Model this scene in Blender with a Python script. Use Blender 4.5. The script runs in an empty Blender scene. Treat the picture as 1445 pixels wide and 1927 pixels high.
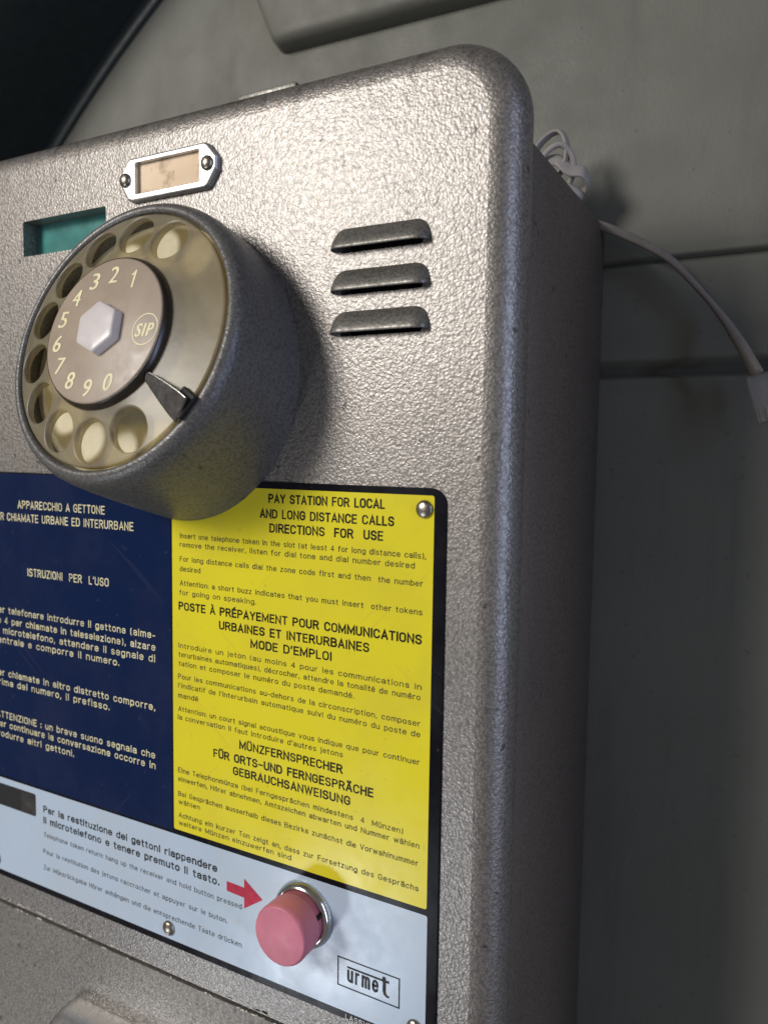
import bpy, bmesh, math, random
from mathutils import Vector, Matrix, noise

random.seed(7)
scene = bpy.context.scene
COL = scene.collection
S = 0.00125                       # metres per drawing unit (front face of the phone lies in y = 0)

# ------------------------------------------------------------------ camera
def V(x, y, z):
    return Vector((x, y, z)) * S

RIGHT = Vector((0.88093401, 0.47302175, 0.01434163))
DOWN = Vector((0.04924683, -0.0614901, -0.99689203))
FWD = Vector((-0.47066975, 0.87890238, -0.07746354))
cam_data = bpy.data.cameras.new("camera")
cam = bpy.data.objects.new("camera", cam_data)
COL.objects.link(cam)
up = -DOWN
back = -FWD
m = Matrix(((RIGHT.x, up.x, back.x), (RIGHT.y, up.y, back.y), (RIGHT.z, up.z, back.z)))
cam.matrix_world = Matrix.Translation(V(138.2667, -145.3979, 7.2164)) @ m.to_4x4()
cam_data.sensor_fit = 'HORIZONTAL'
cam_data.sensor_width = 36.0
cam_data.lens = 36.0 * 1445.05 / 1445.0
cam_data.clip_start = 0.005
cam_data.clip_end = 50.0
cam_data.dof.use_dof = True
cam_data.dof.focus_distance = 178 * S
cam_data.dof.aperture_fstop = 17.0
scene.camera = cam

# ------------------------------------------------------------------ world, lamps, exposure
world = bpy.data.worlds.new("World")
scene.world = world
world.use_nodes = True
wn = world.node_tree.nodes
wn["Background"].inputs[0].default_value = (1.0, 0.92, 0.86, 1)
wn["Background"].inputs[1].default_value = 0.15

def area(name, pos, target, size, power, color, size_y=None, shape='DISK'):
    d = bpy.data.lights.new(name, 'AREA')
    d.shape = shape
    d.size = size * S
    if size_y:
        d.size_y = size_y * S
    d.energy = power
    d.color = color
    o = bpy.data.objects.new(name, d)
    COL.objects.link(o)
    p, t = V(*pos), V(*target)
    o.location = p
    o.rotation_euler = (t - p).to_track_quat('-Z', 'Y').to_euler()
    return o

area("ceiling_lamp", (-450, -800, 408), (40, 0, 60), 320, 8.0, (1.0, 0.955, 0.90))
area("ceiling_lamp", (-470, -880, 300), (40, 0, 60), 320, 4.5, (1.0, 0.955, 0.90))
area("low_window", (-380, -700, -640), (20, 0, -60), 160, 2.7, (0.86, 0.92, 1.0), shape='SQUARE')
area("side_window", (900, -330, 40), (88, 0, 0), 55, 4.2, (0.54, 0.66, 1.0), size_y=900, shape='RECTANGLE')

scene.view_settings.view_transform = 'Standard'
scene.view_settings.look = 'None'
scene.view_settings.exposure = 0.0
scene.view_settings.gamma = 1.0
scene.view_settings.use_curve_mapping = False
scene.render.engine = 'CYCLES'
scene.cycles.use_denoising = True
scene.cycles.max_bounces = 8
scene.cycles.transparent_max_bounces = 12

# ------------------------------------------------------------------ helpers
def thing(name, label, cat, loc=(0, 0, 0), group=None):
    o = bpy.data.objects.new(name, None)
    o.empty_display_size = 0.02
    o.location = V(*loc)
    COL.objects.link(o)
    o["label"] = label
    o["category"] = cat
    if group:
        o["group"] = group
    return o

def obj(name, bm, mat, parent=None, smooth=True, label=None, angle=35):
    """link a bmesh (drawing units, world frame) as one mesh object"""
    if smooth:
        for f in bm.faces:
            f.smooth = True
        lim = math.radians(angle)
        for e in bm.edges:
            if len(e.link_faces) == 2 and e.calc_face_angle(0) > lim:
                e.smooth = False
    bmesh.ops.recalc_face_normals(bm, faces=bm.faces)
    org = Vector((0, 0, 0))
    p = parent
    while p is not None:
        org += p.location
        p = p.parent
    bm.transform(Matrix.Translation(-org) @ Matrix.Scale(S, 4))
    me = bpy.data.meshes.new(name)
    bm.to_mesh(me)
    bm.free()
    mats = mat if isinstance(mat, (list, tuple)) else [mat]
    for mm in mats:
        me.materials.append(mm)
    o = bpy.data.objects.new(name, me)
    COL.objects.link(o)
    if parent is not None:
        o.parent = parent
    if label:
        o["label"] = label
    return o

def bevel(o, w, seg=2, angle=30):
    b = o.modifiers.new("bevel", 'BEVEL')
    b.width = w * S
    b.segments = seg
    b.limit_method = 'ANGLE'
    b.angle_limit = math.radians(angle)
    b.harden_normals = False
    return o

def add_box(bm, x0, x1, y0, y1, z0, z1):
    vs = [bm.verts.new((x, y, z)) for x in (x0, x1) for y in (y0, y1) for z in (z0, z1)]
    for q in ((0, 1, 3, 2), (4, 6, 7, 5), (0, 4, 5, 1), (2, 3, 7, 6), (0, 2, 6, 4), (1, 5, 7, 3)):
        bm.faces.new([vs[i] for i in q])

def rrect(x0, x1, z0, z1, r, n=8):
    """rounded rectangle outline, counter-clockwise, r = one radius or (bl, br, tr, tl)"""
    if not isinstance(r, (list, tuple)):
        r = (r,) * 4
    pts = []
    for (cx, cz, a0, rr) in ((x0, z0, 180, r[0]), (x1, z0, 270, r[1]), (x1, z1, 0, r[2]), (x0, z1, 90, r[3])):
        sx = 1 if cx == x0 else -1
        sz = 1 if cz == z0 else -1
        if rr <= 0:
            pts.append((cx, cz))
            continue
        for i in range(n + 1):
            a = math.radians(a0 + 90 * i / n)
            pts.append((cx + sx * rr + rr * math.cos(a), cz + sz * rr + rr * math.sin(a)))
    return pts

def prism(bm, pts, y0, y1, front=True, rear=True):
    a = [bm.verts.new((x, y0, z)) for x, z in pts]
    b = [bm.verts.new((x, y1, z)) for x, z in pts]
    n = len(pts)
    for i in range(n):
        bm.faces.new((a[i], a[(i + 1) % n], b[(i + 1) % n], b[i]))
    if front:
        bm.faces.new(a)
    if rear:
        bm.faces.new(b[::-1])

def plate_with_holes(bm, outer, holes, y):
    """flat face in the plane y with holes; returns (outer verts, [hole verts])"""
    loops = []
    edges = []
    for pts in [outer] + holes:
        vs = [bm.verts.new((x, y, z)) for x, z in pts]
        loops.append(vs)
        for i in range(len(vs)):
            edges.append(bm.edges.new((vs[i], vs[(i + 1) % len(vs)])))
    bmesh.ops.triangle_fill(bm, use_beauty=True, use_dissolve=False, edges=edges)
    return loops[0], loops[1:]

def lathe(bm, prof, frame, n=96, close=False):
    """profile of (radius, height) turned about the axis of frame (origin, u, v, n)"""
    o, u, v, ax = frame
    rings = []
    for r, h in prof:
        if r <= 1e-6:
            rings.append([bm.verts.new(o + ax * h)])
        else:
            rings.append([bm.verts.new(o + ax * h + u * (r * math.cos(2 * math.pi * i / n)) + v * (r * math.sin(2 * math.pi * i / n))) for i in range(n)])
    for a, b in zip(rings, rings[1:]):
        for i in range(n):
            j = (i + 1) % n
            if len(a) == 1 and len(b) == 1:
                continue
            if len(a) == 1:
                bm.faces.new((a[0], b[j], b[i]))
            elif len(b) == 1:
                bm.faces.new((a[i], a[j], b[0]))
            else:
                bm.faces.new((a[i], a[j], b[j], b[i]))

def sweep(bm, pts, wa, wb, side=Vector((0, 0, 1)), n=12, twist=None, caps=True):
    """tube with an elliptic section (half-axes wa, wb) along pts; side = direction of the first axis"""
    pts = [Vector(p) for p in pts]
    rings = []
    for i, p in enumerate(pts):
        t = (pts[min(i + 1, len(pts) - 1)] - pts[max(i - 1, 0)]).normalized()
        s = side - t * side.dot(t)
        s.normalize()
        b = t.cross(s)
        if twist:
            q = Matrix.Rotation(twist[i], 3, t)
            s, b = q @ s, q @ b
        a1 = wa[i] if isinstance(wa, (list, tuple)) else wa
        b1 = wb[i] if isinstance(wb, (list, tuple)) else wb
        rings.append([bm.verts.new(p + s * (a1 * math.cos(2 * math.pi * k / n)) + b * (b1 * math.sin(2 * math.pi * k / n))) for k in range(n)])
    for a, b in zip(rings, rings[1:]):
        for k in range(n):
            bm.faces.new((a[k], a[(k + 1) % n], b[(k + 1) % n], b[k]))
    if caps:
        bm.faces.new(rings[0][::-1])
        bm.faces.new(rings[-1])

def smooth_path(pts, n=10):
    """Catmull-Rom through pts"""
    P = [Vector(p) for p in pts]
    P = [P[0] * 2 - P[1]] + P + [P[-1] * 2 - P[-2]]
    out = []
    for i in range(1, len(P) - 2):
        for k in range(n):
            t = k / n
            a, b, c, d = P[i - 1], P[i], P[i + 1], P[i + 2]
            out.append(0.5 * ((2 * b) + (c - a) * t + (2 * a - 5 * b + 4 * c - d) * t * t + (3 * b - a - 3 * c + d) * t ** 3))
    out.append(P[-2])
    return out

def dome(bm, x, z, r, h, y0, n=20, k=6):
    """rivet head standing out of the plane y0 towards -y"""
    fr = (Vector((x, y0, z)), Vector((1, 0, 0)), Vector((0, 0, 1)), Vector((0, -1, 0)))
    prof = [(r, -0.05), (r, h * 0.18)] + [(r * math.cos(a), h * (0.18 + 0.82 * math.sin(a))) for a in [math.pi / 2 * i / k for i in range(1, k)]] + [(0, h)]
    lathe(bm, prof, fr, n)

def lines_mesh(bm, rows, cap, weight, place):
    """rows (text, x0, x1, baseline): built-in lettering stretched to the row's width, put down through place(x, z)"""
    for text, x0, x1, zb in rows:
        cu = bpy.data.curves.new("lettering", 'FONT')
        cu.body = text
        cu.size = 1.0
        cu.offset = 0.0
        cu.resolution_u = 3
        cu.space_character = 1.16
        cu.space_word = 1.2
        ob = bpy.data.objects.new("lettering", cu)
        me = bpy.data.meshes.new_from_object(ob)
        xs = [v.co.x for v in me.vertices]
        lo, hi = min(xs), max(xs)
        k = (x1 - x0) / (hi - lo)
        # heavier strokes: the same outline printed again a hair to each side, each on its own level
        for lv, dx in enumerate((0.0,) if not weight else (0.0, -weight, weight)):
            vs = []
            for v in me.vertices:
                q = place(x0 + (v.co.x - lo) * k + dx, zb + v.co.y * cap / 0.729)
                q.y -= 0.006 * lv
                vs.append(bm.verts.new(q))
            for f in me.polygons:
                try:
                    bm.faces.new([vs[i] for i in f.vertices])
                except ValueError:
                    pass
        bpy.data.objects.remove(ob)
        bpy.data.curves.remove(cu)
        bpy.data.meshes.remove(me)

# ------------------------------------------------------------------ condensed sign lettering, drawn as strokes
def arc(cx, cy, rx, ry, a0, a1):
    n = max(3, int(abs(a1 - a0) / 22))
    return [(cx + rx * math.cos(math.radians(a0 + (a1 - a0) * i / n)), cy + ry * math.sin(math.radians(a0 + (a1 - a0) * i / n))) for i in range(n + 1)]

def bowl(w, y0, y1):
    r = w / 2
    q = min(0.27, (y1 - y0) / 2)
    return arc(r, y1 - q, r, q, 180, 0) + arc(r, y0 + q, r, q, 0, -180) + [(0, y1 - q)]

XH = 0.71
GL = {
    'A': (.50, [[(0, 0), (.25, 1), (.50, 0)], [(.09, .30), (.41, .30)]]),
    'B': (.48, [[(0, .52), (0, 1), (.25, 1)] + arc(.25, .77, .20, .23, 80, -80) + [(.25, .54), (0, .54)], [(0, .54), (0, 0), (.25, 0)] + arc(.25, .27, .23, .27, -80, 80) + [(.25, .54)]]),
    'C': (.48, [arc(.24, .72, .24, .28, 10, 180) + arc(.24, .28, .24, .28, 180, 350)]),
    'D': (.48, [[(0, 0), (0, 1), (.2, 1)] + arc(.2, .70, .28, .30, 80, 0) + arc(.2, .30, .28, .30, 0, -80) + [(.2, 0), (0, 0)]]),
    'E': (.40, [[(.40, 1), (0, 1), (0, 0), (.40, 0)], [(0, .52), (.36, .52)]]),
    'F': (.38, [[(.38, 1), (0, 1), (0, 0)], [(0, .52), (.34, .52)]]),
    'G': (.48, [arc(.24, .72, .24, .28, 12, 180) + arc(.24, .28, .24, .28, 180, 345) + [(.48, .48), (.27, .48)]]),
    'H': (.47, [[(0, 0), (0, 1)], [(.47, 0), (.47, 1)], [(0, .52), (.47, .52)]]),
    'I': (.02, [[(.01, 0), (.01, 1)]]),
    'K': (.47, [[(0, 0), (0, 1)], [(.45, 1), (.02, .42)], [(.15, .58), (.47, 0)]]),
    'L': (.36, [[(0, 1), (0, 0), (.36, 0)]]),
    'M': (.62, [[(0, 0), (0, 1), (.31, .15), (.62, 1), (.62, 0)]]),
    'N': (.48, [[(0, 0), (0, 1), (.48, 0), (.48, 1)]]),
    'O': (.48, [bowl(.48, 0, 1)]),
    'P': (.46, [[(0, 0), (0, 1), (.23, 1)] + arc(.23, .74, .23, .26, 80, -80) + [(.23, .48), (0, .48)]]),
    'R': (.48, [[(0, 0), (0, 1), (.24, 1)] + arc(.24, .75, .22, .25, 80, -80) + [(.24, .50), (0, .50)], [(.26, .50), (.48, 0)]]),
    'S': (.46, [arc(.23, .75, .22, .25, 15, 265) + arc(.23, .26, .23, .26, 85, -165)]),
    'T': (.44, [[(0, 1), (.44, 1)], [(.22, 1), (.22, 0)]]),
    'U': (.47, [[(0, 1), (0, .25)] + arc(.235, .25, .235, .25, 180, 360) + [(.47, 1)]]),
    'V': (.50, [[(0, 1), (.25, 0), (.50, 1)]]),
    'W': (.72, [[(0, 1), (.18, 0), (.36, .95), (.54, 0), (.72, 1)]]),
    'Y': (.48, [[(0, 1), (.24, .45), (.48, 1)], [(.24, .45), (.24, 0)]]),
    'Z': (.44, [[(0, 1), (.43, 1), (0, 0), (.44, 0)]]),
    'a': (.40, [arc(.20, XH - .20, .19, .20, 165, 0) + [(.39, 0)], [(.39, .42), (.19, .40)] + arc(.19, .20, .19, .20, 90, 275) + [(.39, .16)]]),
    'b': (.40, [[(0, 0), (0, 1)], bowl(.40, 0, XH)]),
    'c': (.38, [arc(.20, XH - .25, .20, .25, 20, 180) + arc(.20, .25, .20, .25, 180, 340)]),
    'd': (.40, [[(.40, 0), (.40, 1)], bowl(.40, 0, XH)]),
    'e': (.40, [[(.02, .37), (.40, .37)] + arc(.20, XH - .25, .20, .25, 0, 180) + arc(.20, .25, .20, .25, 180, 335)]),
    'f': (.26, [arc(.25, .82, .15, .18, 85, 180) + [(.10, 0)], [(0, .68), (.25, .68)]]),
    'g': (.40, [[(.40, XH), (.40, -.06)] + arc(.20, -.06, .20, .20, 0, -155), bowl(.40, 0, XH)]),
    'h': (.38, [[(0, 0), (0, 1)], [(0, .45)] + arc(.19, XH - .21, .19, .21, 175, 0) + [(.38, 0)]]),
    'i': (.02, [[(.01, 0), (.01, XH)], [(.01, .88), (.01, 1)]]),
    'j': (.10, [[(.09, XH), (.09, -.10)] + arc(-.01, -.10, .10, .14, 0, -80), [(.09, .88), (.09, 1)]]),
    'k': (.38, [[(0, 0), (0, 1)], [(.35, XH), (.02, .28)], [(.13, .42), (.38, 0)]]),
    'l': (.02, [[(.01, 0), (.01, 1)]]),
    'm': (.62, [[(0, 0), (0, XH)], [(0, .48)] + arc(.155, XH - .19, .155, .19, 175, 0) + [(.31, 0)], [(.31, .48)] + arc(.465, XH - .19, .155, .19, 175, 0) + [(.62, 0)]]),
    'n': (.38, [[(0, 0), (0, XH)], [(0, .45)] + arc(.19, XH - .21, .19, .21, 175, 0) + [(.38, 0)]]),
    'o': (.40, [bowl(.40, 0, XH)]),
    'p': (.40, [[(0, -.26), (0, XH)], bowl(.40, 0, XH)]),
    'q': (.40, [[(.40, -.26), (.40, XH)], bowl(.40, 0, XH)]),
    'r': (.24, [[(0, 0), (0, XH)], [(0, .42)] + arc(.22, XH - .25, .22, .25, 175, 85)]),
    's': (.36, [arc(.18, XH - .18, .17, .18, 20, 265) + arc(.18, .18, .18, .18, 85, -160)]),
    't': (.24, [[(.09, .92), (.09, .14)] + arc(.22, .14, .13, .14, 180, 275), [(0, XH - .03), (.24, XH - .03)]]),
    'u': (.38, [[(0, XH), (0, .21)] + arc(.19, .21, .19, .21, 180, 355) + [(.38, .26)], [(.38, XH), (.38, 0)]]),
    'v': (.40, [[(0, XH), (.20, 0), (.40, XH)]]),
    'w': (.60, [[(0, XH), (.15, 0), (.30, .66), (.45, 0), (.60, XH)]]),
    'y': (.40, [[(0, XH), (.20, 0)], [(.40, XH), (.14, -.26), (.04, -.26)]]),
    'z': (.36, [[(0, XH - .02), (.35, XH - .02), (0, 0), (.36, 0)]]),
    '4': (.44, [[(.33, 0), (.33, 1), (0, .27), (.44, .27)]]),
    '.': (.02, [[(.01, 0), (.01, .12)]]),
    ',': (.05, [[(.04, .11), (.0, -.14)]]),
    ':': (.02, [[(.01, 0), (.01, .12)], [(.01, .52), (.01, .64)]]),
    '-': (.24, [[(0, .36), (.24, .36)]]),
    '–': (.40, [[(0, .45), (.40, .45)]]),
    '’': (.05, [[(.05, 1), (.0, .74)]]),
    '(': (.14, [arc(.22, .42, .22, .66, 130, 230)]),
    ')': (.14, [arc(-.08, .42, .22, .66, 50, -50)]),
}
ACC = {'À': ('A', [[(.16, 1.30), (.28, 1.12)]]), 'É': ('E', [[(.14, 1.12), (.27, 1.30)]]), 'é': ('e', [[(.14, .84), (.27, 1.0)]]),
       'Ü': ('U', [[(.11, 1.14), (.11, 1.27)], [(.36, 1.14), (.36, 1.27)]]), 'Ä': ('A', [[(.12, 1.14), (.12, 1.27)], [(.38, 1.14), (.38, 1.27)]]),
       'ü': ('u', [[(.08, .85), (.08, .98)], [(.30, .85), (.30, .98)]]), 'ä': ('a', [[(.08, .85), (.08, .98)], [(.30, .85), (.30, .98)]]),
       'ö': ('o', [[(.09, .85), (.09, .98)], [(.31, .85), (.31, .98)]])}
for k, (base, extra) in ACC.items():
    GL[k] = (GL[base][0], GL[base][1] + extra)

def stroke(bm, pts, half, place, level):
    """one pen stroke of half-width half as a flat ribbon with mitred corners; pts already in final x, z"""
    P = [Vector((p[0], p[1])) for p in pts]
    Q = [P[0]]
    for p in P[1:]:
        if (p - Q[-1]).length > 1e-5:
            Q.append(p)
    P = Q
    if len(P) < 2:
        return
    closed = (P[0] - P[-1]).length < 1e-4 and len(P) > 3
    if closed:
        P = P[:-1]
    n = len(P)
    L, R = [], []
    for i in range(n):
        a = P[i - 1] if (i > 0 or closed) else None
        b = P[(i + 1) % n] if (i < n - 1 or closed) else None
        d0 = (P[i] - a).normalized() if a is not None else None
        d1 = (b - P[i]).normalized() if b is not None else None
        d0 = d0 if d0 is not None else d1
        d1 = d1 if d1 is not None else d0
        n0, n1 = Vector((-d0.y, d0.x)), Vector((-d1.y, d1.x))
        mv = n0 + n1
        if mv.length < 1e-4:
            mv = n0.copy()
        mv.normalize()
        k = half / max(0.42, mv.dot(n0))
        ext = Vector((0, 0))
        if not closed and i == 0:
            ext = -d1 * half * 0.9
        if not closed and i == n - 1:
            ext = d0 * half * 0.9
        L.append(P[i] + mv * k + ext)
        R.append(P[i] - mv * k + ext)
    def vert(p):
        q = place(p.x, p.y)
        q.y -= 0.004 * level
        return bm.verts.new(q)
    vl, vr = [vert(p) for p in L], [vert(p) for p in R]
    for i in range(n if closed else n - 1):
        j = (i + 1) % n
        bm.faces.new((vl[i], vl[j], vr[j], vr[i]))

def sign_lines(bm, rows, cap, pen, place, rnd=random.Random(11), gap=0.25, word=0.46):
    """rows (text, x0, x1, baseline): letters spread so that each row fills x0..x1; pen = half stroke width"""
    for text, x0, x1, zb in rows:
        adv = []
        x = 0.0
        for ch in text:
            adv.append(x)
            x += word if ch == ' ' else GL[ch][0] + gap
        total = x - gap
        k = (x1 - x0 - 2 * pen) / total
        zs = cap - 2 * pen
        for ch, a in zip(text, adv):
            if ch == ' ':
                continue
            jig = rnd.uniform(-0.03, 0.03)
            half = pen * rnd.uniform(0.88, 1.1)
            for lv, path in enumerate(GL[ch][1]):
                stroke(bm, [(x0 + pen + (a + px + jig * 0.3) * k, zb + pen + pz * zs + jig * 0.6) for px, pz in path], half, place, lv)

# ------------------------------------------------------------------ materials
class Mat:
    def __init__(self, name):
        self.m = bpy.data.materials.new(name)
        self.m.use_nodes = True
        self.t = self.m.node_tree
        self.p = self.t.nodes["Principled BSDF"]
        self.out = self.t.nodes["Material Output"]

    def n(self, kind, **kw):
        x = self.t.nodes.new(kind)
        for k, v in kw.items():
            if k in x.inputs:
                x.inputs[k].default_value = v
            else:
                setattr(x, k, v)
        return x

    def l(self, a, b):
        self.t.links.new(a, b)

    def set(self, **kw):
        for k, v in kw.items():
            self.p.inputs[k.replace('_', ' ')].default_value = v
        return self

    def ramp(self, src, stops):
        r = self.n('ShaderNodeValToRGB')
        cr = r.color_ramp
        while len(cr.elements) < len(stops):
            cr.elements.new(0.5)
        for e, (pos, c) in zip(cr.elements, stops):
            e.position = pos
            e.color = (c, c, c, 1) if isinstance(c, (int, float)) else (*c, 1)
        self.l(src, r.inputs[0])
        return r.outputs[0]

    def coord(self):
        return self.n('ShaderNodeTexCoord').outputs['Object']

    def noise(self, per_unit, detail=3, rough=0.55, vec=None):
        x = self.n('ShaderNodeTexNoise', Scale=per_unit / S, Detail=detail, Roughness=rough)
        self.l(vec or self.coord(), x.inputs['Vector'])
        return x.outputs['Fac']

    def mix(self, fac, a, b):
        x = self.n('ShaderNodeMix', data_type='RGBA')
        if isinstance(fac, (int, float)):
            x.inputs[0].default_value = fac
        else:
            self.l(fac, x.inputs[0])
        for s, v in ((x.inputs[6], a), (x.inputs[7], b)):
            if isinstance(v, tuple):
                s.default_value = (*v, 1)
            else:
                self.l(v, s)
        return x.outputs[2]

    def bump(self, height, strength, dist, normal=None):
        x = self.n('ShaderNodeBump', Strength=strength, Distance=dist * S)
        self.l(height, x.inputs['Height'])
        if normal is not None:
            self.l(normal, x.inputs['Normal'])
        return x.outputs[0]

    def math(self, op, a, b):
        x = self.n('ShaderNodeMath', operation=op)
        for s, v in zip(x.inputs, (a, b)):
            if isinstance(v, (int, float)):
                s.default_value = v
            else:
                self.l(v, s)
        return x.outputs[0]

def hammertone(name, coat=0.0, stains=False, base=(0.295, 0.275, 0.255), bump=0.22, metallic=0.7, rough=0.43, scale=1.6):
    M = Mat(name)
    co = M.coord()
    # slightly warped cells of the hammered enamel
    wz = M.n('ShaderNodeTexNoise', Scale=0.5 / S, Detail=2.0)
    M.l(co, wz.inputs['Vector'])
    vm = M.n('ShaderNodeVectorMath', operation='MULTIPLY_ADD')
    M.l(wz.outputs['Color'], vm.inputs[0])
    vm.inputs[1].default_value = (1.4 * S,) * 3
    M.l(co, vm.inputs[2])
    vo = M.n('ShaderNodeTexVoronoi', feature='SMOOTH_F1', Scale=scale / S)
    vo.inputs['Smoothness'].default_value = 0.6
    M.l(vm.outputs[0], vo.inputs['Vector'])
    cells = vo.outputs['Distance']
    fine = M.noise(3.2, 2, 0.5)
    h = M.math('ADD', M.math('MULTIPLY', cells, 0.8), M.math('MULTIPLY', fine, 0.45))
    nrm = M.bump(h, bump, 0.55)
    M.l(nrm, M.p.inputs['Normal'])
    if coat:
        M.set(Coat_Weight=coat, Coat_Roughness=0.2)
        M.l(nrm, M.p.inputs['Coat Normal'])
    tone = M.ramp(cells, [(0.1, 1.2), (0.75, 0.68)])
    wear = M.ramp(M.noise(0.02, 4, 0.6), [(0.3, 0.88), (0.7, 1.06)])
    specks = M.ramp(M.noise(0.33, 2, 0.4), [(0.24, 0.45), (0.29, 1.0)])
    a = M.n('ShaderNodeVectorMath', operation='MULTIPLY')
    M.l(tone, a.inputs[0]); M.l(wear, a.inputs[1])
    b = M.n('ShaderNodeVectorMath', operation='MULTIPLY')
    M.l(a.outputs[0], b.inputs[0]); M.l(specks, b.inputs[1])
    c = M.n('ShaderNodeVectorMath', operation='MULTIPLY')
    M.l(b.outputs[0], c.inputs[0]); c.inputs[1].default_value = base
    col = c.outputs[0]
    if stains:
        # dark runs and rubbed scuffs along the upper edge
        mp = M.n('ShaderNodeMapping')
        mp.inputs['Scale'].default_value = (1.0, 1.0, 0.16)
        M.l(co, mp.inputs['Vector'])
        runs = M.ramp(M.noise(0.34, 4, 0.6, mp.outputs[0]), [(0.54, 0.0), (0.68, 0.62)])
        sx = M.n('ShaderNodeSeparateXYZ')
        M.l(co, sx.inputs[0])
        mr = M.n('ShaderNodeMapRange')
        mr.inputs[1].default_value = 316 * S
        mr.inputs[2].default_value = 329 * S
        M.l(sx.outputs[2], mr.inputs[0])
        col = M.mix(M.math('MULTIPLY', runs, mr.outputs[0]), col, (0.05, 0.045, 0.04))
    M.l(col, M.p.inputs['Base Color'])
    M.set(Metallic=metallic)
    M.l(M.ramp(M.noise(0.9, 2), [(0.3, rough - 0.06), (0.7, rough + 0.08)]), M.p.inputs['Roughness'])
    return M

def plain(name, color, rough=0.5, metallic=0.0, var=0.12, scale=0.25, bump=0.0, bscale=1.5, spec=0.5):
    M = Mat(name)
    f = M.noise(scale, 4, 0.6)
    lo = tuple(c * (1 - var) for c in color)
    hi = tuple(min(1, c * (1 + var)) for c in color)
    M.l(M.ramp(f, [(0.3, lo), (0.7, hi)]), M.p.inputs['Base Color'])
    M.l(M.ramp(M.noise(scale * 2.7, 3), [(0.3, max(0.02, rough * 0.85)), (0.7, min(1, rough * 1.15))]), M.p.inputs['Roughness'])
    M.set(Metallic=metallic)
    M.p.inputs['Specular IOR Level'].default_value = spec
    if bump:
        M.l(M.bump(M.noise(bscale, 3), bump, 0.3), M.p.inputs['Normal'])
    return M

def enamel(name, color, rough=0.2, dirt=(0.3, 0.27, 0.2), amount=0.35, spec=0.22):
    """printed, lacquered sheet: nearly even colour, finger smears, a few specks"""
    M = Mat(name)
    smear = M.ramp(M.noise(0.045, 5, 0.65), [(0.45, 0.0), (0.8, amount)])
    speck = M.ramp(M.noise(0.55, 2, 0.4), [(0.70, 0.0), (0.76, 0.6)])
    f = M.math('MAXIMUM', smear, speck)
    for turn, sc, th in ((0.9, 0.5, 0.715), (-0.75, 0.6, 0.725)):          # a few fine scratches in two directions
        rot = M.n('ShaderNodeMapping')
        rot.inputs['Rotation'].default_value = (0, turn, 0)
        M.l(M.coord(), rot.inputs['Vector'])
        mp = M.n('ShaderNodeMapping')
        mp.inputs['Scale'].default_value = (1.0, 1.0, 0.045)
        M.l(rot.outputs[0], mp.inputs['Vector'])
        f = M.math('MAXIMUM', f, M.ramp(M.noise(sc, 1, 0.4, mp.outputs[0]), [(th, 0.0), (th + 0.015, 0.35)]))
    M.l(M.mix(f, color, dirt), M.p.inputs['Base Color'])
    M.l(M.ramp(M.noise(0.08, 5, 0.65), [(0.35, rough * 0.7), (0.7, rough * 1.7)]), M.p.inputs['Roughness'])
    M.p.inputs['Specular IOR Level'].default_value = spec
    M.l(M.bump(M.noise(0.05, 3), 0.07, 1.2), M.p.inputs['Normal'])
    return M

paint = hammertone("grey_hammered_paint", coat=0.35, stains=True).m
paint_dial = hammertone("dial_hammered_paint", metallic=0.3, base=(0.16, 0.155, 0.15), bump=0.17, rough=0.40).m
paint_slot = hammertone("louver_paint", base=(0.235, 0.225, 0.205), bump=0.08, rough=0.45).m
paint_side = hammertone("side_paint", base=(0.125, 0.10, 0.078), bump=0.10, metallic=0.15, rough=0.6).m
paint_door = hammertone("door_paint", base=(0.27, 0.25, 0.225), bump=0.26, rough=0.48).m
black_enamel = enamel("black_enamel", (0.008, 0.008, 0.011), 0.18, (0.04, 0.04, 0.045), 0.4, spec=0.07).m
blue_enamel = enamel("dark_blue_enamel", (0.004, 0.014, 0.058), 0.14, (0.03, 0.035, 0.075), 0.4).m
yellow_enamel = enamel("yellow_enamel", (0.76, 0.665, 0.028), 0.2, (0.60, 0.50, 0.05), 0.5).m
white_enamel = enamel("white_enamel", (0.46, 0.56, 0.68), 0.2, (0.48, 0.49, 0.50), 0.45).m
ink_black = plain("black_print", (0.012, 0.011, 0.011), 0.4, spec=0.2).m
ink_thin = plain("thin_black_print", (0.035, 0.032, 0.028), 0.45, spec=0.3, var=0.3, scale=0.3).m
ink_cream = plain("cream_print", (0.80, 0.74, 0.46), 0.4).m
ink_red = plain("red_print", (0.46, 0.008, 0.045), 0.4, spec=0.2).m
chrome = plain("chrome", (0.62, 0.62, 0.60), 0.16, 1.0, var=0.15, scale=0.3).m
steel = plain("worn_steel", (0.36, 0.33, 0.28), 0.32, 1.0, var=0.3, scale=0.6, bump=0.2).m
alu = plain("label_frame_metal", (0.58, 0.58, 0.57), 0.33, 0.85, var=0.1, scale=0.5, bump=0.15).m
dark = plain("dark_interior", (0.006, 0.006, 0.006), 0.7).m
pink = plain("pink_plastic", (0.61, 0.19, 0.26), 0.5, var=0.10, scale=0.15, bump=0.12, bscale=0.5).m
hub_mat = plain("pale_hub_plastic", (0.66, 0.61, 0.60), 0.32, var=0.05, scale=0.2, bump=0.15, bscale=0.4).m
disc_mat = plain("tan_disc", (0.375, 0.30, 0.23), 0.42, var=0.10, scale=0.12).m
disc_edge = plain("dark_disc_edge", (0.03, 0.022, 0.015), 0.25).m
base_mat = plain("cream_dial_base", (0.74, 0.67, 0.46), 0.4, var=0.15, scale=0.15).m
rubber = plain("black_rubber", (0.01, 0.01, 0.012), 0.6).m

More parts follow.
